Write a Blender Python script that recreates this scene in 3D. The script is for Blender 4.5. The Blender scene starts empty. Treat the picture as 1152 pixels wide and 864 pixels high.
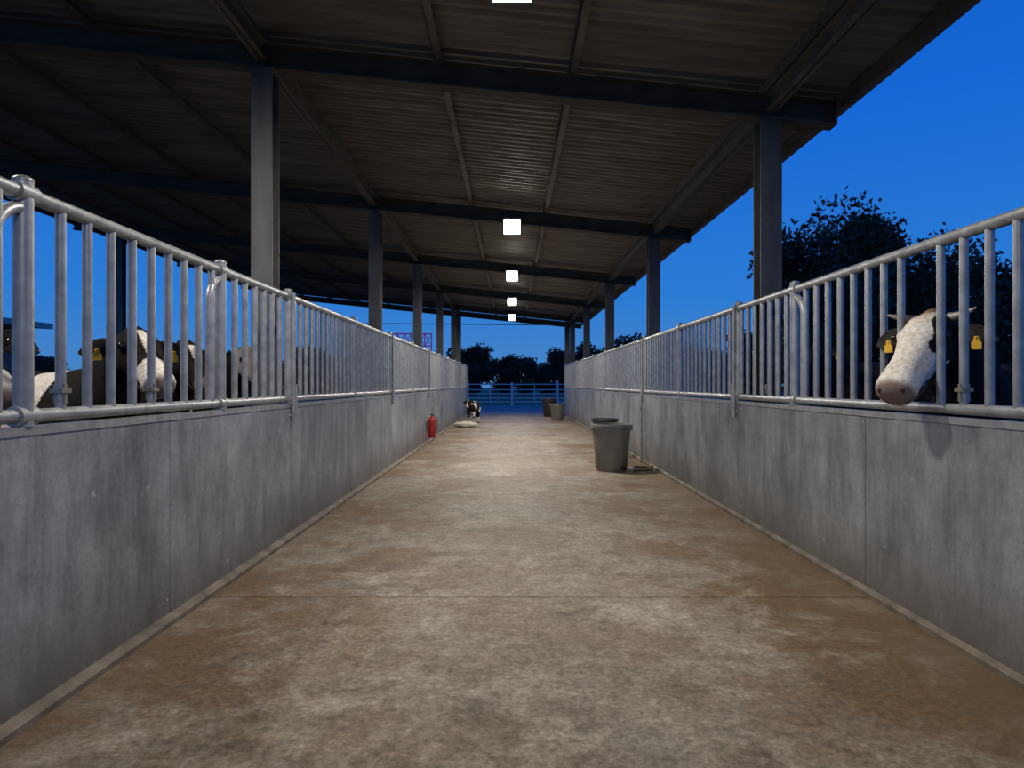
import bpy, math, random
from mathutils import Vector, Matrix, noise
random.seed(7)
S = bpy.context.scene
S.view_settings.view_transform = 'Standard'
S.view_settings.look = 'None'
COL = S.collection

# ------------------------------------------------------------------ materials
def new_mat(name):
    m = bpy.data.materials.new(name); m.use_nodes = True
    nt = m.node_tree
    return m, nt, nt.nodes['Principled BSDF']

def N(nt, typ, **kw):
    n = nt.nodes.new(typ)
    for k, v in kw.items():
        if k.startswith('i_'):
            n.inputs[k[2:].replace('_', ' ')].default_value = v
        else:
            setattr(n, k, v)
    return n

def ramp(nt, stops, interp='LINEAR'):
    r = nt.nodes.new('ShaderNodeValToRGB')
    r.color_ramp.interpolation = interp
    e = r.color_ramp.elements
    while len(e) < len(stops): e.new(0.5)
    for i, (p, c) in enumerate(stops):
        e[i].position = p
        e[i].color = (c[0], c[1], c[2], 1) if len(c) == 3 else c
    return r

def simple(name, c1, c2, scale=8, rough=0.6, metal=0.0, bump=0.0, stretch=(1, 1, 1), detail=6, emit=0.0):
    m, nt, b = new_mat(name)
    tc = N(nt, 'ShaderNodeTexCoord')
    mp = N(nt, 'ShaderNodeMapping'); mp.inputs['Scale'].default_value = stretch
    nt.links.new(tc.outputs['Object'], mp.inputs['Vector'])
    nz = N(nt, 'ShaderNodeTexNoise'); nz.inputs['Scale'].default_value = scale; nz.inputs['Detail'].default_value = detail
    nt.links.new(mp.outputs['Vector'], nz.inputs['Vector'])
    r = ramp(nt, [(0.3, c1), (0.7, c2)])
    nt.links.new(nz.outputs['Fac'], r.inputs['Fac'])
    nt.links.new(r.outputs['Color'], b.inputs['Base Color'])
    b.inputs['Roughness'].default_value = rough
    b.inputs['Metallic'].default_value = metal
    if emit:
        nt.links.new(r.outputs['Color'], b.inputs['Emission Color']); b.inputs['Emission Strength'].default_value = emit
    if bump:
        bp = N(nt, 'ShaderNodeBump'); bp.inputs['Strength'].default_value = bump; bp.inputs['Distance'].default_value = 0.01
        nt.links.new(nz.outputs['Fac'], bp.inputs['Height'])
        nt.links.new(bp.outputs['Normal'], b.inputs['Normal'])
    return m

def mixc(nt, fac, a, b, blend='MIX'):
    n = nt.nodes.new('ShaderNodeMix'); n.data_type = 'RGBA'; n.blend_type = blend
    for sock, v in ((n.inputs[0], fac), (n.inputs[6], a), (n.inputs[7], b)):
        if hasattr(v, 'links') or hasattr(v, 'is_linked'):
            nt.links.new(v, sock)
        elif isinstance(v, (int, float)):
            sock.default_value = v
        else:
            sock.default_value = (v[0], v[1], v[2], 1)
    return n.outputs[2]

# concrete floor
def mat_floor():
    m, nt, b = new_mat('stained_concrete')
    tc = N(nt, 'ShaderNodeTexCoord'); co = tc.outputs['Object']
    def nz(scale, detail=6, rough=0.6, dist=0.0, off=(0, 0, 0)):
        mp = N(nt, 'ShaderNodeMapping'); mp.inputs['Location'].default_value = off
        nt.links.new(co, mp.inputs['Vector'])
        n = N(nt, 'ShaderNodeTexNoise'); n.inputs['Scale'].default_value = scale
        n.inputs['Detail'].default_value = detail; n.inputs['Roughness'].default_value = rough
        n.inputs['Distortion'].default_value = dist
        nt.links.new(mp.outputs['Vector'], n.inputs['Vector']); return n.outputs['Fac']
    big = nz(0.8, 9, 0.72, 0.3)
    big2 = nz(1.5, 9, 0.75, 0.3, (7, 3, 0))
    fine = nz(34, 9, 0.8)
    spk = nz(12, 9, 0.8, 0, (3, 1, 0))
    mid = nz(3.2, 10, 0.8, 0.2)
    r1 = ramp(nt, [(0.30, (0.165, 0.145, 0.118)), (0.5, (0.285, 0.253, 0.207)), (0.70, (0.42, 0.378, 0.313))])
    nt.links.new(mid, r1.inputs['Fac'])
    r2 = ramp(nt, [(0.43, (0, 0, 0)), (0.55, (1, 1, 1))]); nt.links.new(big, r2.inputs['Fac'])
    sx = N(nt, 'ShaderNodeSeparateXYZ'); nt.links.new(co, sx.inputs[0])
    ax = N(nt, 'ShaderNodeMath', operation='ABSOLUTE'); nt.links.new(sx.outputs[0], ax.inputs[0])
    mr = N(nt, 'ShaderNodeMapRange'); mr.inputs['From Min'].default_value = 0.3; mr.inputs['From Max'].default_value = 1.5
    mr.inputs['To Min'].default_value = 0.38; mr.inputs['To Max'].default_value = 1.0
    nt.links.new(ax.outputs[0], mr.inputs['Value'])
    mu = N(nt, 'ShaderNodeMath', operation='MULTIPLY'); nt.links.new(r2.outputs['Color'], mu.inputs[0]); nt.links.new(mr.outputs[0], mu.inputs[1])
    c = mixc(nt, mu.outputs[0], r1.outputs['Color'], (0.165, 0.097, 0.045))
    # pale scuffed patches
    r3 = ramp(nt, [(0.53, (0, 0, 0)), (0.66, (0.7, 0.7, 0.7))]); nt.links.new(big2, r3.inputs['Fac'])
    c = mixc(nt, r3.outputs['Color'], c, (0.46, 0.42, 0.345))
    # dark damp marks
    dm = nz(2.3, 9, 0.8, 0.2, (2, 9, 0))
    r4 = ramp(nt, [(0.53, (0, 0, 0)), (0.64, (0.75, 0.75, 0.75))]); nt.links.new(dm, r4.inputs['Fac'])
    c = mixc(nt, r4.outputs['Color'], c, (0.10, 0.075, 0.05))
    rk = ramp(nt, [(0.38, (0.62, 0.60, 0.57)), (0.62, (1.2, 1.2, 1.2))]); nt.links.new(spk, rk.inputs['Fac'])
    c = mixc(nt, 0.8, c, rk.outputs['Color'], 'MULTIPLY')
    rf = ramp(nt, [(0.38, (0.42, 0.41, 0.40)), (0.62, (1.35, 1.35, 1.35))]); nt.links.new(fine, rf.inputs['Fac'])
    c = mixc(nt, 0.85, c, rf.outputs['Color'], 'MULTIPLY')
    # dirt along walls
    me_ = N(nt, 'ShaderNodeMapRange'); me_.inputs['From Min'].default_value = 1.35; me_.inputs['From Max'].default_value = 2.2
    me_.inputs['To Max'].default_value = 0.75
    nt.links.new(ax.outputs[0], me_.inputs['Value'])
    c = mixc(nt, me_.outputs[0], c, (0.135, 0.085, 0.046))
    nt.links.new(c, b.inputs['Base Color'])
    b.inputs['Roughness'].default_value = 0.6
    b.inputs['Specular IOR Level'].default_value = 0.3
    bp = N(nt, 'ShaderNodeBump'); bp.inputs['Strength'].default_value = 0.8; bp.inputs['Distance'].default_value = 0.012
    nt.links.new(fine, bp.inputs['Height']); nt.links.new(bp.outputs['Normal'], b.inputs['Normal'])
    return m

def mat_panel():
    m, nt, b = new_mat('galvanised_sheet')
    tc = N(nt, 'ShaderNodeTexCoord'); co = tc.outputs['Object']
    def nz(scale, stretch, detail=6, rough=0.6):
        mp = N(nt, 'ShaderNodeMapping'); mp.inputs['Scale'].default_value = stretch
        nt.links.new(co, mp.inputs['Vector'])
        n = N(nt, 'ShaderNodeTexNoise'); n.inputs['Scale'].default_value = scale
        n.inputs['Detail'].default_value = detail; n.inputs['Roughness'].default_value = rough
        nt.links.new(mp.outputs['Vector'], n.inputs['Vector']); return n.outputs['Fac']
    a = nz(1.6, (1, 1, 0.8), 8, 0.7)
    st = nz(6, (1, 1, 0.16), 8, 0.72)
    fn = nz(45, (1, 1, 1), 6, 0.7)
    ra = ramp(nt, [(0.34, (0.165, 0.183, 0.205)), (0.5, (0.275, 0.295, 0.318)), (0.66, (0.40, 0.42, 0.44))]); nt.links.new(a, ra.inputs['Fac'])
    rs = ramp(nt, [(0.34, (0.55, 0.55, 0.56)), (0.5, (0.95, 0.95, 0.95)), (0.68, (1.15, 1.15, 1.15))]); nt.links.new(st, rs.inputs['Fac'])
    c = mixc(nt, 0.8, ra.outputs['Color'], rs.outputs['Color'], 'MULTIPLY')
    rf = ramp(nt, [(0.35, (0.8, 0.8, 0.8)), (0.65, (1.1, 1.1, 1.1))]); nt.links.new(fn, rf.inputs['Fac'])
    c = mixc(nt, 0.8, c, rf.outputs['Color'], 'MULTIPLY')
    sx = N(nt, 'ShaderNodeSeparateXYZ'); nt.links.new(co, sx.inputs[0])
    mr = N(nt, 'ShaderNodeMapRange'); mr.inputs['From Min'].default_value = 0.0; mr.inputs['From Max'].default_value = 0.42
    mr.inputs['To Min'].default_value = 1.4; mr.inputs['To Max'].default_value = 0.0
    nt.links.new(sx.outputs[2], mr.inputs['Value'])
    mu = N(nt, 'ShaderNodeMath', operation='MULTIPLY'); mu.use_clamp = True
    nt.links.new(mr.outputs[0], mu.inputs[0]); nt.links.new(st, mu.inputs[1])
    c = mixc(nt, mu.outputs[0], c, (0.12, 0.098, 0.075))
    wsp = nz(7, (1, 1, 1), 4, 0.6)
    rw = ramp(nt, [(0.70, (0, 0, 0)), (0.75, (0.6, 0.6, 0.6))]); nt.links.new(wsp, rw.inputs['Fac'])
    c = mixc(nt, rw.outputs['Color'], c, (0.6, 0.62, 0.64))
    nt.links.new(c, b.inputs['Base Color'])
    b.inputs['Roughness'].default_value = 0.45; b.inputs['Metallic'].default_value = 0.35
    bp = N(nt, 'ShaderNodeBump'); bp.inputs['Strength'].default_value = 0.15; bp.inputs['Distance'].default_value = 0.01
    nt.links.new(a, bp.inputs['Height']); nt.links.new(bp.outputs['Normal'], b.inputs['Normal'])
    return m

M = {}
M['floor'] = mat_floor()
M['panel'] = mat_panel()
M['pipe'] = simple('galvanised_pipe', (0.25, 0.265, 0.28), (0.41, 0.42, 0.43), 14, 0.42, 0.5, 0.05)
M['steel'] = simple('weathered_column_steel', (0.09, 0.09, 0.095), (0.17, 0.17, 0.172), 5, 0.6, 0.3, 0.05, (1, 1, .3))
M['steelshade'] = simple('shaded_column_steel', (0.035, 0.038, 0.043), (0.075, 0.08, 0.088), 5, 0.6, 0.3, 0.05, (1, 1, .3))  # darker copy of the column steel, shade of the right columns put into colour
M['beam'] = simple('dark_beam_steel', (0.05, 0.048, 0.046), (0.09, 0.085, 0.08), 4, 0.75, 0.0)
M['purlin'] = simple('purlin_steel', (0.10, 0.095, 0.088), (0.18, 0.168, 0.153), 4, 0.6, 0.3)
M['roof'] = simple('corrugated_roof_sheet', (0.145, 0.135, 0.123), (0.29, 0.27, 0.248), 2.2, 0.6, 0.2, 0.0, (0.5, 2.5, 1))
M['kerb'] = simple('dirty_kerb', (0.07, 0.055, 0.04), (0.19, 0.16, 0.125), 6, 0.8, 0.0, 0.3)
M['groove'] = simple('joint_dirt', (0.03, 0.023, 0.016), (0.06, 0.048, 0.035), 10, 0.9)
M['yard'] = simple('yard_concrete', (0.16, 0.16, 0.17), (0.26, 0.26, 0.27), 1.5, 0.8, 0, 0.2)
M['pen'] = simple('pen_floor_mud', (0.07, 0.055, 0.04), (0.16, 0.13, 0.10), 3, 0.85, 0, 0.4)
M['grass'] = simple('grass', (0.06, 0.12, 0.035), (0.12, 0.20, 0.06), 2.5, 0.9, 0, 0.4)
M['leaf'] = simple('leaves', (0.012, 0.028, 0.010), (0.03, 0.055, 0.02), 3, 0.7)
M['bark'] = simple('bark', (0.03, 0.024, 0.018), (0.07, 0.055, 0.04), 12, 0.9, 0, 0.5)
M['bucket'] = simple('grey_bucket', (0.12, 0.12, 0.11), (0.22, 0.217, 0.20), 5, 0.5, 0.15, 0.05, (1, 1, .4))
M['black'] = simple('black_plastic', (0.012, 0.012, 0.013), (0.03, 0.03, 0.032), 10, 0.45)
M['red'] = simple('red_paint', (0.30, 0.012, 0.015), (0.42, 0.02, 0.022), 6, 0.35)
M['white'] = simple('white_sack', (0.35, 0.32, 0.26), (0.52, 0.48, 0.41), 9, 0.8, 0, 0.4)
M['gatewhite'] = simple('painted_gate_pipe', (0.5, 0.53, 0.56), (0.68, 0.7, 0.72), 6, 0.5)
M['tag'] = simple('yellow_ear_tag', (0.80, 0.45, 0.02), (0.85, 0.50, 0.03), 6, 0.45)
M['horn'] = simple('horn', (0.20, 0.18, 0.15), (0.40, 0.35, 0.28), 12, 0.4)
M['eye'] = simple('cow_eye', (0.006, 0.004, 0.003), (0.012, 0.008, 0.006), 5, 0.08)
M['hoof'] = simple('hoof', (0.03, 0.025, 0.02), (0.07, 0.06, 0.05), 9, 0.6)
M['nostril'] = simple('nostril_skin', (0.03, 0.02, 0.02), (0.05, 0.03, 0.03), 9, 0.5)
M['earblack'] = simple('ear_black_hair', (0.014, 0.013, 0.012), (0.035, 0.031, 0.028), 30, 0.8)
M['purple'] = simple('magenta_glow', (0.22, 0.05, 0.28), (0.32, 0.08, 0.36), 6, 0.5, emit=0.25)  # magenta-lit look of the lattice put in as faint emission
M['shed'] = simple('shed_cladding', (0.10, 0.11, 0.12), (0.18, 0.19, 0.2), 2, 0.7)
M['housing'] = simple('lamp_housing', (0.16, 0.16, 0.16), (0.24, 0.24, 0.24), 6, 0.5, 0.4)
M['brass'] = simple('latch_metal', (0.25, 0.23, 0.18), (0.36, 0.33, 0.27), 20, 0.45, 0.6)
m, nt, b = new_mat('lamp_diffuser')
b.inputs['Emission Color'].default_value = (1.0, 0.95, 0.86, 1); b.inputs['Emission Strength'].default_value = 30
M['lamp'] = m

def mat_coat():
    m, nt, b = new_mat('holstein_coat')
    a = N(nt, 'ShaderNodeAttribute', attribute_name='coat')
    tanA = N(nt, 'ShaderNodeAttribute', attribute_name='tan')
    noseA = N(nt, 'ShaderNodeAttribute', attribute_name='nose')
    tc = N(nt, 'ShaderNodeTexCoord')
    nz = N(nt, 'ShaderNodeTexNoise'); nz.inputs['Scale'].default_value = 45; nz.inputs['Detail'].default_value = 5
    nt.links.new(tc.outputs['Object'], nz.inputs['Vector'])
    sub = N(nt, 'ShaderNodeMath', operation='MULTIPLY_ADD'); nt.links.new(nz.outputs['Fac'], sub.inputs[0])
    sub.inputs[1].default_value = 0.22; nt.links.new(a.outputs['Fac'], sub.inputs[2])
    r = ramp(nt, [(0.58, (0, 0, 0)), (0.64, (1, 1, 1))]); nt.links.new(sub.outputs[0], r.inputs['Fac'])
    rw = ramp(nt, [(0.3, (0.50, 0.45, 0.37)), (0.65, (0.80, 0.76, 0.68))]); nt.links.new(nz.outputs['Fac'], rw.inputs['Fac'])
    rb = ramp(nt, [(0.3, (0.009, 0.008, 0.007)), (0.7, (0.022, 0.018, 0.015))]); nt.links.new(nz.outputs['Fac'], rb.inputs['Fac'])
    c = mixc(nt, r.outputs['Color'], rb.outputs['Color'], rw.outputs['Color'])
    c = mixc(nt, tanA.outputs['Fac'], c, (0.33, 0.20, 0.10))
    c = mixc(nt, noseA.outputs['Fac'], c, (0.20, 0.145, 0.13))
    nt.links.new(c, b.inputs['Base Color'])
    b.inputs['Roughness'].default_value = 0.85
    b.inputs['Specular IOR Level'].default_value = 0.12
    bp = N(nt, 'ShaderNodeBump'); bp.inputs['Strength'].default_value = 0.5; bp.inputs['Distance'].default_value = 0.006
    n2 = N(nt, 'ShaderNodeTexNoise'); n2.inputs['Scale'].default_value = 90
    nt.links.new(tc.outputs['Object'], n2.inputs['Vector'])
    nt.links.new(n2.outputs['Fac'], bp.inputs['Height']); nt.links.new(bp.outputs['Normal'], b.inputs['Normal'])
    return m
M['coat'] = mat_coat()

# ------------------------------------------------------------------ mesh builder
class MB:
    def __init__(self): self.v = []; self.f = []; self.mi = []; self.mats = []
    def mid(self, k):
        if k not in self.mats: self.mats.append(k)
        return self.mats.index(k)
    def add(self, vs, fs, k):
        o = len(self.v); self.v += [tuple(p) for p in vs]
        i = self.mid(k)
        for f in fs: self.f.append([o + a for a in f]); self.mi.append(i)
    def box(self, x0, x1, y0, y1, z0, z1, k):
        vs = [(x, y, z) for x in (x0, x1) for y in (y0, y1) for z in (z0, z1)]
        self.add(vs, [(0, 1, 3, 2), (4, 6, 7, 5), (0, 4, 5, 1), (2, 3, 7, 6), (0, 2, 6, 4), (1, 5, 7, 3)], k)
    def hexa(self, p, k):
        self.add(p, [(0, 1, 3, 2), (4, 6, 7, 5), (0, 4, 5, 1), (2, 3, 7, 6), (0, 2, 6, 4), (1, 5, 7, 3)], k)
    def tube(self, path, r, k, seg=12, cap=True):
        path = [Vector(p) for p in path]; n = len(path)
        rs = r if isinstance(r, (list, tuple)) else [r] * n
        vs = []; prev = None
        for i, p in enumerate(path):
            t = (path[min(i + 1, n - 1)] - path[max(i - 1, 0)]).normalized()
            if prev is None:
                up = Vector((0, 0, 1)) if abs(t.z) < 0.9 else Vector((1, 0, 0))
                a = t.cross(up).normalized()
            else:
                a = (prev - t * prev.dot(t)).normalized()
            prev = a; c = t.cross(a)
            for j in range(seg):
                an = 2 * math.pi * j / seg
                vs.append(p + a * math.cos(an) * rs[i] + c * math.sin(an) * rs[i])
        fs = [(i * seg + j, i * seg + (j + 1) % seg, (i + 1) * seg + (j + 1) % seg, (i + 1) * seg + j) for i in range(n - 1) for j in range(seg)]
        if cap: fs += [tuple(range(seg))[::-1], tuple((n - 1) * seg + j for j in range(seg))]
        self.add(vs, fs, k)
    def lathe(self, prof, c, k, seg=32):
        c = Vector(c); n = len(prof)
        vs = [c + Vector((r * math.cos(2 * math.pi * j / seg), r * math.sin(2 * math.pi * j / seg), z)) for r, z in prof for j in range(seg)]
        fs = [(i * seg + j, i * seg + (j + 1) % seg, (i + 1) * seg + (j + 1) % seg, (i + 1) * seg + j) for i in range(n - 1) for j in range(seg)]
        self.add(vs, fs, k)
    def loft(self, rings, k):
        seg = len(rings[0]); n = len(rings)
        vs = [p for r in rings for p in r]
        fs = [(i * seg + j, i * seg + (j + 1) % seg, (i + 1) * seg + (j + 1) % seg, (i + 1) * seg + j) for i in range(n - 1) for j in range(seg)]
        fs += [tuple(range(seg))[::-1], tuple((n - 1) * seg + j for j in range(seg))]
        self.add(vs, fs, k)
    def ball(self, c, rx, ry, rz, k, mat=None, seg=14, ring=9):
        c = Vector(c); R = mat or Matrix.Identity(3)
        vs = []
        for i in range(ring + 1):
            ph = math.pi * i / ring
            for j in range(seg):
                th = 2 * math.pi * j / seg
                vs.append(c + R @ Vector((rx * math.sin(ph) * math.cos(th), ry * math.sin(ph) * math.sin(th), rz * math.cos(ph))))
        fs = []
        for i in range(ring):
            for j in range(seg):
                a, b2 = i * seg + j, i * seg + (j + 1) % seg
                if i == 0: fs.append((a, a + seg, b2 + seg))
                elif i == ring - 1: fs.append((a, a + seg, b2))
                else: fs.append((a, a + seg, b2 + seg, b2))
        self.add(vs, fs, k)
    def obj(self, name, smooth=True, parent=None, bevel=0, fix=True):
        me = bpy.data.meshes.new(name)
        me.from_pydata(self.v, [], self.f)
        for k in self.mats: me.materials.append(M[k])
        me.polygons.foreach_set('material_index', self.mi)
        if fix:
            import bmesh
            bm = bmesh.new(); bm.from_mesh(me)
            bmesh.ops.recalc_face_normals(bm, faces=bm.faces); bm.to_mesh(me); bm.free()
        me.validate(); me.update()
        o = bpy.data.objects.new(name, me); COL.objects.link(o)
        if smooth:
            me.polygons.foreach_set('use_smooth', [True] * len(me.polygons))
            try: me.set_sharp_from_angle(angle=math.radians(40))
            except Exception: pass
        if parent: o.parent = parent
        return o

def empty(name, loc=(0, 0, 0)):
    e = bpy.data.objects.new(name, None); e.location = loc; COL.objects.link(e); e.empty_display_size = 0.2
    return e

XL, XR = -1.88, 2.20
Y0, YE = -3.0, 29.0
SL = 0.10
def zb(x): return 1.3 + 2.62 - SL * x      # underside of rafters

# ------------------------------------------------------------------ ground & floor
g = MB()
g.add([(-150, -20, -0.12), (150, -20, -0.12), (150, 250, -0.12), (-150, 250, -0.12)], [(0, 1, 2, 3)], 'grass')
g.obj('ground', False)
g = MB()
ys = [Y0, 4.16, 10.9, 17.5, 23.5, YE]
for a, b_ in zip(ys[:-1], ys[1:]):
    g.box(XL, XR, a + 0.005, b_ - 0.005, -0.1, 0, 'floor')
g.box(XL, XR, Y0, YE, -0.11, -0.018, 'groove')
g.obj('floor', False)
g = MB(); g.box(-9.9, XL, Y0, YE, -0.11, -0.0, 'pen'); g.box(XR, 9.5, Y0, YE, -0.11, -0.0, 'pen')
g.obj('pen_ground', False)
g = MB(); g.box(-9, 9, YE, 41.5, -0.11, -0.02, 'yard'); g.obj('yard_pavement', False)

# ------------------------------------------------------------------ solid panel walls
def wall(name, xf, sgn, seams):
    w = MB()
    th = 0.028
    for a, b_ in zip(seams[:-1], seams[1:]):
        x0, x1 = sorted((xf, xf + sgn * th))
        w.box(x0, x1, a + 0.003, b_ - 0.003, 0.03, 1.12, 'panel')
        for zz in (0.12, 0.6, 1.06):
            for yy in (a + 0.03, b_ - 0.03):
                w.ball((xf, yy, zz), 0.004, 0.008, 0.008, 'pipe', seg=8, ring=4)
    x0, x1 = sorted((xf + sgn * (th + 0.001), xf + sgn * (th + 0.01)))
    w.box(x0, x1, seams[0], seams[-1], 0.02, 1.11, 'groove')
    x0, x1 = sorted((xf - sgn * 0.006, xf + sgn * 0.045))
    w.box(x0, x1, seams[0], seams[-1], 1.10, 1.135, 'pipe')
    w.obj(name, False)
    kw = 0.05 if sgn < 0 else 0.03
    k = MB()
    k.hexa([(xf - sgn * kw, seams[0], 0), (xf - sgn * kw, seams[0], 0.025), (xf - sgn * kw, YE, 0), (xf - sgn * kw, YE, 0.025),
            (xf, seams[0], 0), (xf, seams[0], 0.045), (xf, YE, 0), (xf, YE, 0.045)], 'kerb')
    k.obj('baseboard_' + name.split('_')[1], False)
sl = [Y0, -0.49, 1.63] + [3.75 + 2.12 * i for i in range(12)]; sl = [s for s in sl if s < YE] + [YE]
sr = [Y0, -0.39, 1.93] + [4.25 + 2.32 * i for i in range(11)]; sr = [s for s in sr if s < YE] + [YE]
wall('wall_left', XL, -1, sl)
wall('wall_right', XR, 1, sr)

# ------------------------------------------------------------------ railings
ZL, ZT = 1.175, 2.04
def railing(xc, sgn, majors, hoops, skip, start):
    r = MB()
    r.tube([(xc, Y0, ZT), (xc, YE, ZT)], 0.03, 'pipe', 14)
    r.tube([(xc, Y0, ZL), (xc, YE, ZL)], 0.027, 'pipe', 14)
    y = start
    while y < YE - 0.05:
        if not any(abs(y - m_) < 0.085 for m_ in majors) and not any(a < y < b_ for a, b_ in skip):
            r.tube([(xc, y, ZL), (xc, y, ZT)], 0.021, 'pipe', 10)
        y += 0.18
    for m_ in majors:
        r.tube([(xc, m_, 1.135), (xc, m_, ZT + 0.05)], 0.036, 'pipe', 14)
        r.ball((xc, m_, ZT + 0.05), 0.038, 0.038, 0.02, 'pipe')
        for z in (ZL, ZT):
            r.tube([(xc, m_ - 0.05, z), (xc, m_ + 0.05, z)], 0.04, 'pipe', 14)
    for h in hoops:
        d = 0.16
        pts = [(xc, h - d, ZL), (xc, h - d, 1.82)]
        for i in range(1, 9):
            a = math.pi / 2 * i / 8
            pts.append((xc, h - d + d * (1 - math.cos(a)), 1.82 + d * math.sin(a)))
        r.tube(pts, 0.024, 'pipe', 12)
    return r
def hardware(r, xf, sgn, ys_):
    for y in ys_:
        r.tube([(xf - sgn * 0.03, y, 0.98), (xf - sgn * 0.03, y, ZT + 0.03)], 0.017, 'pipe', 10)
        r.tube([(xf - sgn * 0.03, y + 0.07, 1.02), (xf - sgn * 0.03, y + 0.07, 1.3)], 0.012, 'pipe', 8)
        r.tube([(xf - sgn * 0.03, y, 1.03), (xf + sgn * 0.02, y, 1.03)], 0.012, 'pipe', 8)
        r.tube([(xf - sgn * 0.03, y, 1.98), (xf + sgn * 0.02, y, 1.98)], 0.012, 'pipe', 8)
def latches(r, xc, ys_):
    for y in ys_:
        r.box(xc - 0.028, xc + 0.028, y - 0.03, y + 0.03, 1.262, 1.282, 'brass')
        r.box(xc - 0.024, xc + 0.024, y - 0.010, y + 0.010, 1.215, 1.30, 'brass')
mjL = [-0.2, 2.65, 4.44, 5.78] + [8.2 + 2.4 * i for i in range(9)]
r = railing(XL - 0.018, -1, mjL, [2.65, 4.44], [], 2.87 - 0.18 * 30)
hardware(r, XL, -1, [5.78, 10.6, 15.4])
latches(r, XL - 0.018, [2.87, 3.59])
r.obj('stall_railing')
mjR = [0.4, 5.35, 6.68] + [9.0 + 2.4 * i for i in range(9)]
r = railing(XR + 0.018, 1, mjR, [5.35], [(3.6, 3.8)], 3.53 - 0.18 * 34)
hardware(r, XR, 1, [6.68, 11.4, 16.2])
latches(r, XR + 0.018, [3.35, 5.9])
r.obj('stall_railing')

# ------------------------------------------------------------------ steel columns / frames
FY = [1.2 + 5.0 * i for i in range(-1, 6)] + [YE - 0.3]
def column(x, y, ztop, w=0.19, mt='steel'):
    c = MB(); t = 0.014; h = w / 2
    c.box(x - h, x + h, y - h, y - h + t, 0, ztop, mt)
    c.box(x - h, x + h, y + h - t, y + h, 0, ztop, mt)
    c.box(x - t / 2, x + t / 2, y - h + t, y + h - t, 0, ztop, mt)
    c.box(x - h - .0, x + h + .0, y - h - .0, y + h + .0, 0, 0.015, mt)
    c.box(x - h - .015, x + h + .015, y - h - .015, y + h + .015, ztop - 0.012, ztop, mt)
    c.obj('steel_column', False)
for y in FY:
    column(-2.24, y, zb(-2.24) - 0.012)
    column(2.32, y, zb(2.32) - 0.012, mt='steelshade')
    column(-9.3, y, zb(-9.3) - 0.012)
for y in FY:
    b_ = MB()
    def slab(ya, yb, dz0, dz1, xa=-10.4, xb=2.92):
        b_.hexa([(xa, ya, zb(xa) + dz0), (xa, ya, zb(xa) + dz1), (xa, yb, zb(xa) + dz0), (xa, yb, zb(xa) + dz1),
                 (xb, ya, zb(xb) + dz0), (xb, ya, zb(xb) + dz1), (xb, yb, zb(xb) + dz0), (xb, yb, zb(xb) + dz1)], 'beam')
    slab(y - 0.075, y + 0.075, 0, 0.014); slab(y - 0.075, y + 0.075, 0.206, 0.22); slab(y - 0.006, y + 0.006, 0.014, 0.206)
    slab(y - 0.075, y + 0.075, 0, 0.22, 2.905, 2.92)
    for xs in (-2.24, 2.32):
        slab(y - 0.07, y + 0.07, 0.01, 0.21, xs - .006, xs + .006)
    b_.obj('roof_beam', False)
px = [-10.1, -8.9, -7.7, -6.5, -5.2, -3.8, -2.24, -0.66, 0.55, 2.32]
for x in px:
    p = MB(); heavy = x in (-2.24, 2.32)
    z = zb(x) + 0.222; hh = 0.118; w = 0.07
    p.box(x - w / 2, x - w / 2 + 0.006, Y0, YE + 0.3, z + 0.004, z + hh, 'purlin')
    p.box(x - w / 2, x + w / 2, Y0, YE + 0.3, z + 0.004, z + 0.01, 'purlin')
    if heavy:
        for a, c_ in zip(FY[:-1], FY[1:]):
            zz = zb(x) + 0.05
            p.box(x - 0.05, x + 0.05, a + 0.08, c_ - 0.08, zz, zz + 0.012, 'purlin')
            p.box(x - 0.05, x + 0.05, a + 0.08, c_ - 0.08, zz + 0.14, zz + 0.152, 'purlin')
            p.box(x - 0.005, x + 0.005, a + 0.08, c_ - 0.08, zz, zz + 0.15, 'purlin')
    p.obj('roof_purlin', False)
# corrugated roof
g = MB(); pitch = 0.14
ycs = []; y = Y0
while y < YE + 0.5:
    ycs += [(y, 0), (y + 0.035, 0), (y + 0.06, 0.032), (y + 0.115, 0.032)]; y += pitch
xs = [-10.6, -5, 0, 3.1]
vs = [(x, yy, zb(x) + 0.347 + dz) for (yy, dz) in ycs for x in xs]
n = len(xs)
g.add(vs, [(i * n + j, i * n + j + 1, (i + 1) * n + j + 1, (i + 1) * n + j) for i in range(len(ycs) - 1) for j in range(n - 1)], 'roof')
g.obj('ceiling', False, fix=False)
g = MB(); x = 3.06; g.box(x - 0.06, x + 0.03, Y0, YE + 0.4, zb(x) + 0.21, zb(x) + 0.335, 'purlin')
g.obj('trim_1', False)
g = MB(); x = -10.5; g.box(x - 0.03, x + 0.03, Y0, YE + 0.4, zb(x) + 0.15, zb(x) + 0.335, 'purlin')
g.obj('trim_2', False)
g = MB(); g.tube([(-6, 28.0, 3.78), (2.3, 28.0, 3.72)], 0.02, 'beam', 8); g.obj('tie_rod')

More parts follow.
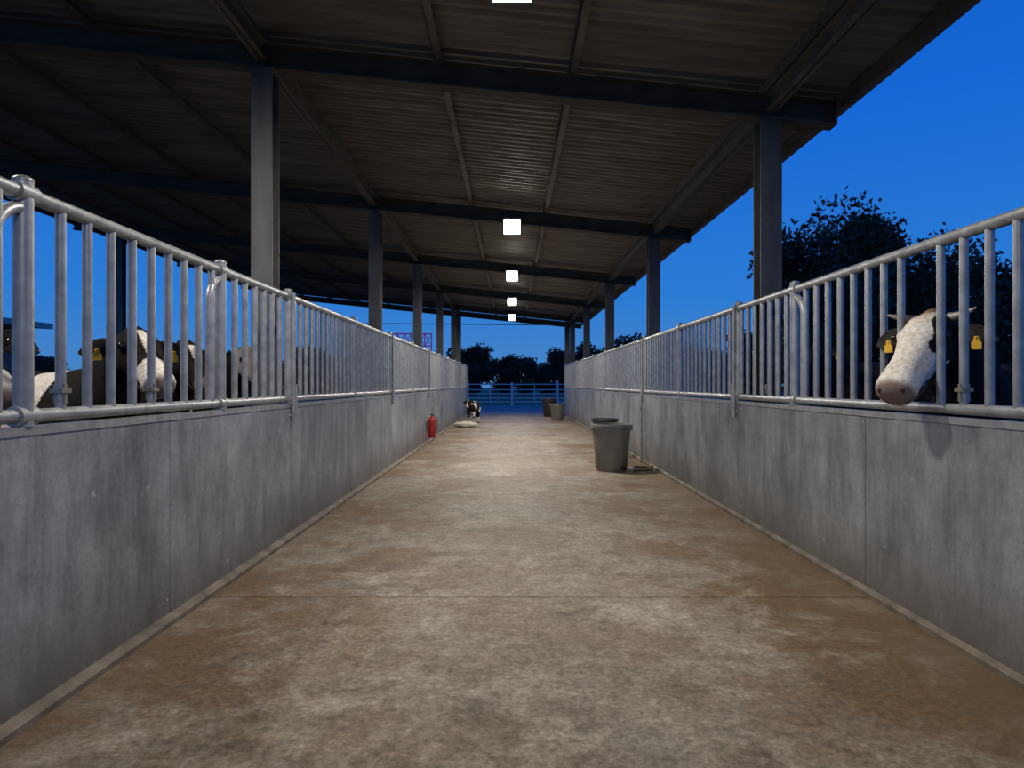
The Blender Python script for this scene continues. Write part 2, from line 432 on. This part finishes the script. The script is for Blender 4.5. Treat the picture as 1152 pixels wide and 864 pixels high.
# ------------------------------------------------------------------ lamps: square LED floodlights, tilted, plus two added unseen for brightness
for i, (lx, y, zc, en) in enumerate([(0, -0.6, 3.90, 80), (0, 4.42, 3.92, 108), (0, 10.98, 3.83, 165), (0, 15.98, 3.83, 165), (0, 20.98, 3.83, 130), (0, 25.98, 3.83, 95),  # first one is added unseen behind the camera to light the foreground
                                     (-4.1, 3.3, 4.20, 110)]):  # added out of view over the left pen to brighten the cows
    e = empty('led_floodlight', (lx, y, zc))
    T = Matrix.Rotation(math.radians(-52), 3, 'X')   # face (0,0,-1) tilted towards -Y
    def q(*p): return tuple(T @ Vector(p))
    def bx(mb, x0, x1, y0, y1, z0, z1, k):
        mb.hexa([q(x, y_, z) for x in (x0, x1) for y_ in (y0, y1) for z in (z0, z1)], k)
    h = MB()
    bx(h, -.145, .145, -.145, .145, 0.004, .035, 'housing')
    for s0, s1, t0, t1 in ((-.145, -.128, -.145, .145), (.128, .145, -.145, .145), (-.128, .128, -.145, -.128), (-.128, .128, .128, .145)):
        bx(h, s0, s1, t0, t1, -.008, .004, 'housing')
    for k in range(8):
        xx = -0.12 + 0.034 * k
        bx(h, xx - .003, xx + .003, -.12, .12, .035, .065, 'housing')
    ztop = (zb(lx) + 0.30 if (i < 2 or lx) else zb(0) + 0.02) - zc
    h.tube([q(-.155, 0, .01), (-.155, 0.02, max(.14, ztop - .01)), (.155, 0.02, max(.14, ztop - .01)), q(.155, 0, .01)], .009, 'housing', 8)
    h.obj('housing', False, e)
    d = MB(); bx(d, -.127, .127, -.127, .127, -.004, .003, 'lamp'); d.obj('diffuser', False, e)
    L = bpy.data.lights.new('lamp_light', 'AREA'); L.shape = 'DISK'; L.size = 0.3; L.energy = en
    L.color = (1.0, 0.92, 0.80)
    lo = bpy.data.objects.new('lamp_light', L); COL.objects.link(lo); lo.location = (0, -.03, -.15); lo.parent = e

# ------------------------------------------------------------------ cows
def cow(wx, wy, heading, poll_w, muz_w, coatfn, tanfn=None, horns=True, vox=0.022, scale=1.0, tags=(1,), ear_mat='earblack', L=0.56, eardroop=0.25, hw_=1.0, name='holstein_cow'):
    e = empty(name, (wx, wy, 0)); e.rotation_euler = (0, 0, heading)
    Rz = Matrix.Rotation(heading, 3, 'Z'); inv = Rz.inverted(); O = Vector((wx, wy, 0))
    poll = inv @ (Vector(poll_w) - O); muz = inv @ (Vector(muz_w) - O)
    ha = (muz - poll).normalized()
    hs = Vector((0, 0, 1)).cross(ha).normalized()
    hu = ha.cross(hs).normalized() * 1.0
    if hu.z < 0: hu = -hu
    es = min(1.0, hw_)
    def H(t, s, u): return poll + ha * (t * L) + hs * (s * hw_) + hu * (u * hw_)
    b_ = MB()
    seg = 24
    def ring(c, side, up, hw, hh, pw=2.3, flat=0):
        out = []
        for j in range(seg):
            a = 2 * math.pi * j / seg; ca, sa = math.cos(a), math.sin(a)
            x_ = math.copysign(abs(ca) ** (2 / pw), ca) * hw; z_ = math.copysign(abs(sa) ** (2 / pw), sa) * hh
            if z_ < 0: x_ *= (1 - flat * abs(z_ / hh))
            out.append(c + side * x_ + up * z_)
        return out
    s = scale
    sp = [(-0.92, 1.20, .07, .08), (-0.87, 1.17, .16, .20), (-0.75, 1.12, .23, .28), (-0.5, 1.06, .28, .345), (-0.2, 0.99, .33, .40), (0.1, 0.98, .34, .415),
          (0.38, 1.0, .30, .405), (0.6, 1.04, .25, .38), (0.76, 1.08, .20, .31)]
    cs = [Vector((x * s, 0, z * s)) for x, z, _, _ in sp]; hw = [q[2] * s for q in sp]; hh = [q[3] * s for q in sp]
    neck0 = cs[-1]; tgt = poll + ha * 0.06 * s - hu * 0.03 * s
    for k, (w_, h_) in zip((0.3, 0.55, 0.8, 1.0), ((.155, .235), (.125, .18), (.105, .145), (.09, .115))):
        mid = Vector((neck0.x + 0.28 * s, 0, max(neck0.z, poll.z - 0.08)))
        p = neck0 * (1 - k) ** 2 + mid * 2 * k * (1 - k) + tgt * k * k
        cs.append(p); hw.append(w_ * s); hh.append(h_ * s)
    rings = []
    for i, c in enumerate(cs):
        t = (cs[min(i + 1, len(cs) - 1)] - cs[max(i - 1, 0)]).normalized()
        if i < 9: t = Vector((1, 0, 0))
        sd = Vector((0, 0, 1)).cross(t).normalized(); up = t.cross(sd)
        rings.append(ring(c, sd, up, hw[i], hh[i], 2.2))
    b_.loft(rings, 'coat')
    hd = [(-.07, -.02, .05, .05), (0.0, -.01, .092, .085), (.12, -.015, .110, .118), (.28, -.03, .116, .135), (.42, -.03, .100, .125), (.56, -.02, .083, .105),
          (.70, -.008, .077, .09), (.82, -.004, .084, .084), (.92, -.006, .092, .08), (.99, -.01, .083, .066), (1.03, -.014, .052, .04)]
    b_.loft([ring(H(t, 0, u), hs, hu, w_ * hw_, h_ * hw_, 2.5, 0.30) for t, u, w_, h_ in hd], 'coat')
    def hb(c, a, b2, c2): b_.ball(c, a * es, b2 * es, c2 * es, 'coat')
    for sg in (1, -1):
        hb(H(.30, sg * .090, .045), .038, .038, .038)
        hb(H(.94, sg * .044, .025), .036, .036, .036)
        hb(H(.30, sg * .06, -.075), .06, .06, .06)
    hb(H(-.02, 0, .04), .06, .06, .05)
    hb(H(.88, 0, -.07), .05, .045, .035)
    def leg(pts):
        b_.tube([(x * s, y * s, z * s) for x, y, z, _ in pts], [q[3] * s for q in pts], 'coat', 14)
    for sg in (1, -1):
        leg([(.52, sg * .14, 1.0, .13), (.54, sg * .16, .82, .115), (.52, sg * .165, .66, .085), (.54, sg * .165, .46, .058), (.545, sg * .165, .40, .058), (.53, sg * .165, .30, .04), (.53, sg * .165, .16, .04), (.55, sg * .165, .09, .047), (.57, sg * .165, .05, .05)])
        leg([(-.62, sg * .13, 1.08, .17), (-.52, sg * .17, .86, .16), (-.46, sg * .18, .74, .125), (-.60, sg * .17, .60, .08), (-.73, sg * .165, .50, .062), (-.72, sg * .165, .42, .05), (-.68, sg * .165, .25, .042), (-.66, sg * .165, .12, .048), (-.63, sg * .165, .05, .05)])
    if s > .8: b_.ball((-.38 * s, 0, .62 * s), .2, .15, .13, 'coat')
    b_.ball((-.56 * s, .2 * s, 1.30 * s), .07 * s, .05 * s, .06 * s, 'coat'); b_.ball((-.56 * s, -.2 * s, 1.30 * s), .07 * s, .05 * s, .06 * s, 'coat')
    b_.tube([(-.88 * s, 0, 1.30 * s), (-.96 * s, 0, 1.2 * s), (-.98 * s, 0, .9 * s), (-.97 * s, 0, .62 * s), (-.97 * s, 0, .45 * s), (-.965 * s, 0, .33 * s)], [.035, .032, .026, .024, .045, .018], 'coat', 10)
    o = b_.obj('body', True, None)
    md = o.modifiers.new('remesh', 'REMESH'); md.mode = 'VOXEL'; md.voxel_size = vox; md.use_smooth_shade = True
    sm = o.modifiers.new('smooth', 'SMOOTH'); sm.factor = 0.5; sm.iterations = 4
    dg = bpy.context.evaluated_depsgraph_get()
    me = bpy.data.meshes.new_from_object(o.evaluated_get(dg))
    bpy.data.objects.remove(o)
    me.materials.clear(); me.materials.append(M['coat'])
    me.polygons.foreach_set('material_index', [0] * len(me.polygons))
    me.polygons.foreach_set('use_smooth', [True] * len(me.polygons))
    A = me.attributes.new('coat', 'FLOAT', 'POINT'); B = me.attributes.new('tan', 'FLOAT', 'POINT'); C = me.attributes.new('nose', 'FLOAT', 'POINT')
    for i, v in enumerate(me.vertices):
        p = v.co; q = p - poll
        t = q.dot(ha) / L; sd = q.dot(hs) / hw_; u = q.dot(hu) / hw_
        inhead = (q - ha * max(0, min(L, q.dot(ha)))).length < 0.19 * hw_ and t > -0.15
        A.data[i].value = coatfn(p, t, sd, u, inhead)
        B.data[i].value = tanfn(p, t, sd, u, inhead) if tanfn else 0.0
        C.data[i].value = max(0, min(1, (t - 0.93) / 0.05)) * (1 if inhead and u > -0.05 else 0)
    o = bpy.data.objects.new('body', me); COL.objects.link(o); o.parent = e
    p_ = MB()
    for sg in (1, -1):
        p_.ball(H(.31, sg * .110, .050), .025 * es, .025 * es, .025 * es, 'eye')
    p_.obj('eyes', True, e)
    p_ = MB()
    hm = Matrix((ha, hs, hu)).transposed()
    for sg in (1, -1):
        p_.ball(H(.995, sg * .050, .024), .016 * es, .012 * es, .02 * es, 'nostril', hm)
    mp = [H(.74, -.078, -.045), H(.85, -.086, -.038), H(.95, -.080, -.04), H(1.02, -.03, -.042), H(1.02, .03, -.042), H(.95, .080, -.04), H(.85, .086, -.038), H(.74, .078, -.045)]
    p_.tube(mp, .005, 'nostril', 6)
    p_.obj('nose_and_mouth', True, e)
    er = MB()
    for sg in (1, -1):
        base = H(.08, sg * .095, .0); d = (hs * sg * 1.0 - Vector((0, 0, 1)) * eardroop - ha * 0.12).normalized()
        wd = (ha * 0.6 - hu * 0.8); wd = (wd - d * wd.dot(d)).normalized(); nn = d.cross(wd)
        prof = [(0, .022, .018), (.15, .034, .018), (.35, .056, .016), (.6, .062, .014), (.82, .042, .011), (1.0, .008, .005)]
        rings = []
        for k, w_, th in prof:
            w_ *= es; th *= es
            c = base + d * (k * .21 * es) - Vector((0, 0, 1)) * (.03 * k * k * es)
            rr = []
            for j in range(12):
                a = 2 * math.pi * j / 12
                bend = (math.cos(a) ** 2) * w_ * 0.45
                rr.append(c + wd * math.cos(a) * w_ + nn * (math.sin(a) * th) + ha * bend)
            rings.append(rr)
        er.loft(rings, ear_mat)
    er.obj('ears', True, e)
    tg = MB()
    for sg in tags:
        base = H(.08, sg * .095, .0); d = (hs * sg - Vector((0, 0, 1)) * eardroop - ha * 0.12).normalized()
        c = base + d * .12 + ha * .045 - Vector((0, 0, .015)); ax = (hs * sg).normalized(); up = Vector((0, 0, 1)); nn = ax.cross(up).normalized()
        ax = up.cross(nn).normalized()
        pts = [(-.011, .018), (.011, .018), (.013, -.004), (.025, -.015), (.025, -.052), (-.025, -.052), (-.025, -.015), (-.013, -.004)]
        f1 = [c + ax * a + up * z + nn * .003 for a, z in pts]; f2 = [c + ax * a + up * z - nn * .003 for a, z in pts]
        n_ = len(pts)
        tg.add(f1 + f2, [tuple(range(n_)), tuple(range(2 * n_ - 1, n_ - 1, -1))] + [(i, (i + 1) % n_, n_ + (i + 1) % n_, n_ + i) for i in range(n_)], 'tag')
        tg.ball(c + up * .01, .009, .009, .009, 'tag', seg=8, ring=5)
    if tags: tg.obj('ear_tags', False, e)
    if horns:
        hn = MB()
        for sg in (1, -1):
            pts = []; rs = []
            for k in range(9):
                q = k / 8
                pts.append(H(.0, sg * (.07 + .13 * q), .035 + .02 * q) + Vector((0, 0, 0.05 * q * q)) + ha * (.04 * q * q))
                rs.append(.026 * (1 - q) ** 0.7 + .003)
            hn.tube(pts, rs, 'horn', 12)
        hn.obj('horns', True, e)
    hf = MB()
    for (x, y) in ((.57, .165), (.57, -.165), (-.63, .165), (-.63, -.165)):
        for dy in (-.026, .026):
            c = Vector((x * s, y * s + dy * s, 0))
            hf.loft([[c + Vector((rx * math.cos(a) * s + ox, ry * math.sin(a) * s, z)) for a in [2 * math.pi * j / 12 for j in range(12)]]
                     for z, rx, ry, ox in ((0.0, .062, .028, .015), (.04, .052, .026, .005), (.075, .04, .022, 0))], 'hoof')
    hf.obj('hooves', True, e)
    return e

def patches(seed, th, sc=1.7):
    off = Vector((seed * 13.1, seed * 7.7, seed * 3.3))
    def f(p): return 0.5 + (noise.noise(p * sc + off) - th) * 1.6
    return f
def clamp(x): return max(0.0, min(1.0, x))
def hd_(vx, vy): return math.atan2(vy, vx)
def c_white(p, t, sd, u, h):
    if h and t > 0.02:
        d = 1.0
        if t < 0.66: d = 0.5 + (0.045 + 0.09 * t - sd) * 9
        if sd < -0.05 and t < 0.46: d = min(d, 0.5 + (0.085 + sd) * 9)
        if u < -0.04 and t < 0.66: d = min(d, 0.5 + (u + 0.07) * 9)
        return clamp(d + 0.40 * noise.noise(p * 13))
    return 0.0 if p.z > 0.55 else 0.9
def t_white(p, t, sd, u, h):
    if not h: return 0.0
    v = noise.noise(p * 11) * 0.5 + 0.55
    return clamp((0.26 - t) / 0.15) * clamp((u + 0.02) / 0.05) * 0.8 * v * (1 if t > -.12 else 0) * clamp((.06 - sd) / .03)
# white-faced cow, head through the right rail
cow(3.46, 4.40, hd_(-.88, -.45), (2.37, 3.82, 1.63), (1.965, 3.55, 1.215), c_white, t_white, vox=0.013, tags=(-1, 1), L=0.595, hw_=1.17)
# black cow behind it
cow(3.85, 6.25, hd_(-1, -.12), (2.68, 6.0, 1.66), (2.42, 5.78, 1.30), lambda p, t, sd, u, h: 0.0 if p.z > .5 else .9, horns=False, scale=1.06, tags=(1,))
def c_L1(p, t, sd, u, h):
    if h: return clamp(0.5 + (0.022 + (0.14 if t > 0.66 else 0.0) - abs(sd)) * 9) if (u > 0 and t > .1) or t > 0.66 else 0.0
    if p.z < 0.45: return 0.9
    return clamp(0.5 + (0.27 - abs(p.x - 0.12 + 0.15 * noise.noise(p * 2.5))) * 4)
cow(-3.36, 5.1, hd_(.78, -.62), (-2.39, 4.31, 1.58), (-2.04, 3.97, 1.27), c_L1, horns=False, vox=0.018, tags=(-1, 1), hw_=1.08, L=.57)
pf4 = patches(9, 0.4)
cow(-3.6, 6.35, hd_(.8, -.6), (-2.62, 5.45, 1.58), (-2.28, 5.1, 1.27), lambda p, t, sd, u, h: (clamp(0.5 + (0.025 - abs(sd)) * 9) if u > 0 and .2 < t < .6 else 0) if h else (clamp(pf4(p)) if p.x < .5 else 0.0), horns=False, tags=(1, -1))
pf5 = patches(11, 0.15)
cow(-3.7, 7.6, hd_(.85, -.5), (-2.62, 6.7, 1.60), (-2.3, 6.4, 1.26), lambda p, t, sd, u, h: 0.9 if h else (clamp(pf5(p)) if p.x < .6 else 0.0), lambda p, t, sd, u, h: 0.6 if h else 0.0, horns=False, tags=(1,))
pf6 = patches(14, 0.25)
cow(-5.6, 4.9, hd_(.3, 1), (-5.2, 6.2, 1.5), (-5.0, 6.5, 1.1), lambda p, t, sd, u, h: clamp(pf6(p)), horns=False, tags=(), vox=0.03)
pf7 = patches(21, 0.35)
cow(-3.62, 3.72, hd_(.9, -.42), (-2.50, 3.10, 1.56), (-2.16, 2.86, 1.24), lambda p, t, sd, u, h: (1.0 if (t > .75 or abs(sd) < .03) else 0.0) if h else (clamp(pf7(p)) if p.x < .5 else 0.0), horns=False, tags=(1, -1), vox=0.02)
# calf at the far end of the aisle
pf8 = patches(6, 0.28, 4)
cow(-1.26, 22.3, hd_(-.2, -1), (-1.38, 21.72, .76), (-1.42, 21.56, .56), lambda p, t, sd, u, h: (1.0 if abs(sd) < .02 else 0.0) if h else (0.9 if p.z < .2 else clamp(pf8(p))), horns=False, tags=(), vox=0.016, scale=.53, hw_=.62, L=.28, name='holstein_calf')

# ------------------------------------------------------------------ buckets & bits
def bucket(x, y, rt, h, mat, valve=False, handle=True):
    b_ = MB(); rb = rt * 0.74
    prof = [(0.001, 0.0), (rb, 0.0), (rb + .01, .02), (rt - .01, h - .06), (rt - .01, h - .05), (rt + .012, h - .05), (rt + .016, h - .01), (rt + .01, h), (rt - .015, h), (rt - .022, h - .05), (rb - .01, .03), (0.001, .03)]
    b_.lathe(prof, (x, y, 0), mat, 40)
    if handle:
        pts = [(x + (rt + .015) * math.cos(a), y - rt * math.sin(a) * .97, h - .04 - 0.03 * math.sin(a)) for a in [math.pi * i / 14 for i in range(15)]]
        b_.tube(pts, .006, 'pipe', 6)
        for sg in (1, -1): b_.box(x + sg * (rt + .005) - .012, x + sg * (rt + .005) + .012, y - .03, y + .03, h - .09, h - .01, mat)
    if valve:
        b_.tube([(x + rb * .55, y - rb * .8, .07), (x + rb * .7, y - rb * 1.15, .06)], .028, 'black', 10)
    b_.obj('feed_bucket')
bucket(1.50, 10.3, 0.30, 0.70, 'bucket', True)
bucket(1.62, 11.9, 0.22, 0.70, 'black', False, False)
bucket(1.62, 24.3, 0.27, 0.60, 'bucket')
bucket(1.50, 27.5, 0.30, 0.72, 'black')
h = MB()
pts = [(1.79, 9.98, .02)] + [(1.96 + .14 * math.cos(a), 10.2 + .16 * math.sin(a), .016 + .006 * (a - 3)) for a in [math.pi * (1 + i / 8) for i in range(0, 25)]]
h.tube(pts, .013, 'black', 8); h.obj('rubber_hose')
s_ = MB(); s_.ball((0, 0, .09), .36, .24, .10, 'white', seg=28, ring=16); o = s_.obj('feed_sack')
for v in o.data.vertices:
    v.co += Vector((noise.noise(v.co * 6), noise.noise(v.co * 6 + Vector((5, 5, 5))), noise.noise(v.co * 7) * .6)) * .045
    v.co.z = max(v.co.z, 0.0)
o.location = (-1.38, 20.3, 0.0)
f = MB(); fx, fy = -1.76, 15.0
f.lathe([(.001, .12), (.075, .12), (.082, .14), (.082, .50), (.07, .55), (.035, .58), (.03, .60), (.001, .60)], (fx, fy, 0), 'red', 24)
f.tube([(fx, fy, .59), (fx, fy, .64)], .02, 'black', 10)
f.box(fx - .015, fx + .015, fy - .12, fy + .03, .63, .65, 'black')
f.tube([(fx + .02, fy, .62), (fx + .12, fy, .58), (fx + .12, fy, .35), (fx + .095, fy, .25)], .01, 'black', 8)
f.box(fx - .110, fx - .075, fy - .04, fy + .04, .25, .5, 'steel')
f.obj('fire_extinguisher')
for x, y in ((XR - .062, 11.3), (XL + .085, 15.6)):
    s_ = MB(); s_.tube([(x, y, 0), (x, y, 1.1)], .02, 'pipe', 10)
    for z in (.3, .9): s_.box(x - .03, x + .03, y - .03, y + .03, z, z + .03, 'pipe')
    s_.obj('stand_pipe')

# ------------------------------------------------------------------ end gate
g = MB(); gy = 40.0
for x0, x1 in ((-6.5, -2.62), (-2.55, -0.03), (0.03, 2.62), (2.7, 6.5)):
    for z in (.25, .48, .72, .96, 1.28):
        g.tube([(x0, gy, z), (x1, gy, z)], .028, 'gatewhite', 8)
    for x in (x0, x1): g.tube([(x, gy, .15), (x, gy, 1.36)], .035, 'gatewhite', 8)
    g.tube([((x0 + x1) / 2, gy, .2), ((x0 + x1) / 2, gy, 1.3)], .025, 'gatewhite', 8)
for x in (-2.6, 2.66, -6.6, 6.6): g.tube([(x, gy + .1, -.019), (x, gy + .1, 1.5)], .06, 'gatewhite', 10)
g.tube([(0, gy + .08, -.019), (0, gy + .08, 1.4)], .05, 'gatewhite', 10)
g.obj('yard_gate')

# ------------------------------------------------------------------ trees
def tree_mesh(name, H_, R_, seed, nleaf=9000, trunk=0.4, lsize=.16):
    rnd = random.Random(seed); t = MB()
    th = H_ * trunk
    t.tube([(0, 0, -.2), (.05, 0, th * .5), (0, .05, th), (0.1, 0, H_ * .75)], [H_ * .035, H_ * .028, H_ * .022, H_ * .008], 'bark', 8)
    blobs = []
    for i in range(19):
        a = rnd.uniform(0, 2 * math.pi); rr = R_ * math.sqrt(rnd.uniform(0.02, 1)) * .78; z = rnd.uniform(th * .85, H_ * .92)
        k = 1 - abs((z - H_ * .6) / (H_ * .55)) ** 2; rr *= max(.3, k)
        c = Vector((rr * math.cos(a), rr * math.sin(a), z)); blobs.append((c, R_ * rnd.uniform(.22, .4)))
        t.tube([(0, 0, th * rnd.uniform(.7, 1.0)), tuple(c * .55 + Vector((0, 0, th * .45 + .05))), tuple(c)], [H_ * .014, H_ * .009, H_ * .003], 'bark', 6)
    vs = []; fs = []
    for i in range(nleaf):
        c, r0 = rnd.choice(blobs)
        d = Vector((rnd.gauss(0, 1), rnd.gauss(0, 1), rnd.gauss(0, .8))).normalized()
        p = c + d * r0 * (rnd.random() ** .4) * rnd.choice((1, 1, 1, 1.2))
        a = Vector((rnd.gauss(0, 1), rnd.gauss(0, 1), rnd.gauss(0, 1))).normalized(); b2 = a.cross(Vector((rnd.gauss(0, 1), rnd.gauss(0, 1), rnd.gauss(0, 1)))).normalized()
        sz = lsize * rnd.uniform(.6, 1.3); o_ = len(vs)
        vs += [p - a * sz, p + b2 * sz * .5, p + a * sz, p - b2 * sz * .5]; fs.append((o_, o_ + 1, o_ + 2, o_ + 3))
    t.add(vs, fs, 'leaf')
    o = t.obj(name, False, fix=False); return o
def place(o, x, y, sc=1, rot=0): o.location = (x, y, -.1); o.scale = (sc,) * 3; o.rotation_euler = (0, 0, rot); return o
def copy(o, x, y, sc, rot):
    n_ = bpy.data.objects.new('broadleaf_tree', o.data); COL.objects.link(n_); return place(n_, x, y, sc, rot)
T1 = tree_mesh('broadleaf_tree', 7.6, 3.7, 1, 17000, .42, .12); place(T1, 12.1, 25.5)
T2 = tree_mesh('broadleaf_tree', 7.4, 3.8, 2, 16000, .3, .12); place(T2, 16.8, 26.5)
copy(T1, 15.2, 31, .95, 2); copy(T2, 21.0, 27, 1.05, 1); copy(T1, 26, 29, 1.0, 3)
T3 = tree_mesh('broadleaf_tree', 6.0, 3.5, 3, 6000, .22, .25); place(T3, 9.6, 56.0, .85)
rnd = random.Random(4)
for i in range(46):
    x = -62 + i * 2.9 + rnd.uniform(-1, 1); y = 84 + rnd.uniform(-6, 6)
    copy(T3, x, y, rnd.uniform(.55, .95), rnd.uniform(0, 6))
for i in range(12):
    copy(T3, 14 + i * 3.4 + rnd.uniform(-1, 1), 40 + rnd.uniform(-4, 4), rnd.uniform(.45, .75), rnd.uniform(0, 6))

# ------------------------------------------------------------------ neighbouring shed & lattice outside, left
s_ = MB()
def prism(x0, x1, y0, y1, h0, h1, k):
    s_.hexa([(x0, y0, -.1), (x0, y0, h0), (x0, y1, -.1), (x0, y1, h0), (x1, y0, -.1), (x1, y0, h1), (x1, y1, -.1), (x1, y1, h1)], k)
prism(-24, -17, 10, 24, 3.6, 3.3, 'shed')
s_.hexa([(-24.4, 9.6, 3.7), (-24.4, 9.6, 3.9), (-24.4, 24.4, 3.7), (-24.4, 24.4, 3.9), (-16.4, 9.6, 3.25), (-16.4, 9.6, 3.45), (-16.4, 24.4, 3.25), (-16.4, 24.4, 3.45)], 'pipe')
s_.obj('neighbouring_shed', False)
s_ = MB(); x0 = -6.4
for k in range(7):
    x = x0 + k * .36
    s_.tube([(x, 36, -.019), (x, 36, 3.95)] if k in (0, 6) else [(x, 36, 3.3), (x, 36, 3.95)], .03, 'purple', 8)
for k in range(6):
    x = x0 + k * .36; s_.tube([(x, 36, 3.3), (x + .36, 36, 3.95)], .022, 'purple', 6); s_.tube([(x, 36, 3.95), (x + .36, 36, 3.3)], .022, 'purple', 6)
for z in (3.3, 3.95): s_.tube([(x0, 36, z), (x0 + 2.16, 36, z)], .035, 'purple', 8)
s_.obj('glowing_lattice_frame')
s_ = MB()
for z in (.4, .8, 1.2): s_.tube([(-9.0, Y0, z), (-9.0, YE, z)], .03, 'pipe', 8)
for k in range(11): s_.tube([(-9.0, Y0 + .1 + 3.1 * k, 0), (-9.0, Y0 + .1 + 3.1 * k, 1.3)], .04, 'pipe', 8)
s_.obj('outer_fence')

# ------------------------------------------------------------------ world (dusk sky)
w = bpy.data.worlds.new('dusk_sky'); S.world = w; w.use_nodes = True
nt = w.node_tree; bg = nt.nodes['Background']
tc = N(nt, 'ShaderNodeTexCoord'); sx = N(nt, 'ShaderNodeSeparateXYZ'); nt.links.new(tc.outputs['Generated'], sx.inputs[0])
r = ramp(nt, [(0.0, (0.07, 0.235, 0.54)), (0.12, (0.025, 0.20, 0.66)), (0.35, (0.007, 0.135, 0.66)), (0.8, (0.003, 0.07, 0.43))])
nt.links.new(sx.outputs[2], r.inputs['Fac']); nt.links.new(r.outputs['Color'], bg.inputs['Color'])
bg.inputs['Strength'].default_value = 1.0

# ------------------------------------------------------------------ camera
c = bpy.data.cameras.new('camera'); c.lens = 24; c.sensor_width = 36; c.clip_end = 500
co = bpy.data.objects.new('camera', c); COL.objects.link(co)
co.location = (0, 0, 1.3); co.rotation_euler = (math.radians(90), 0, 0)
S.camera = co
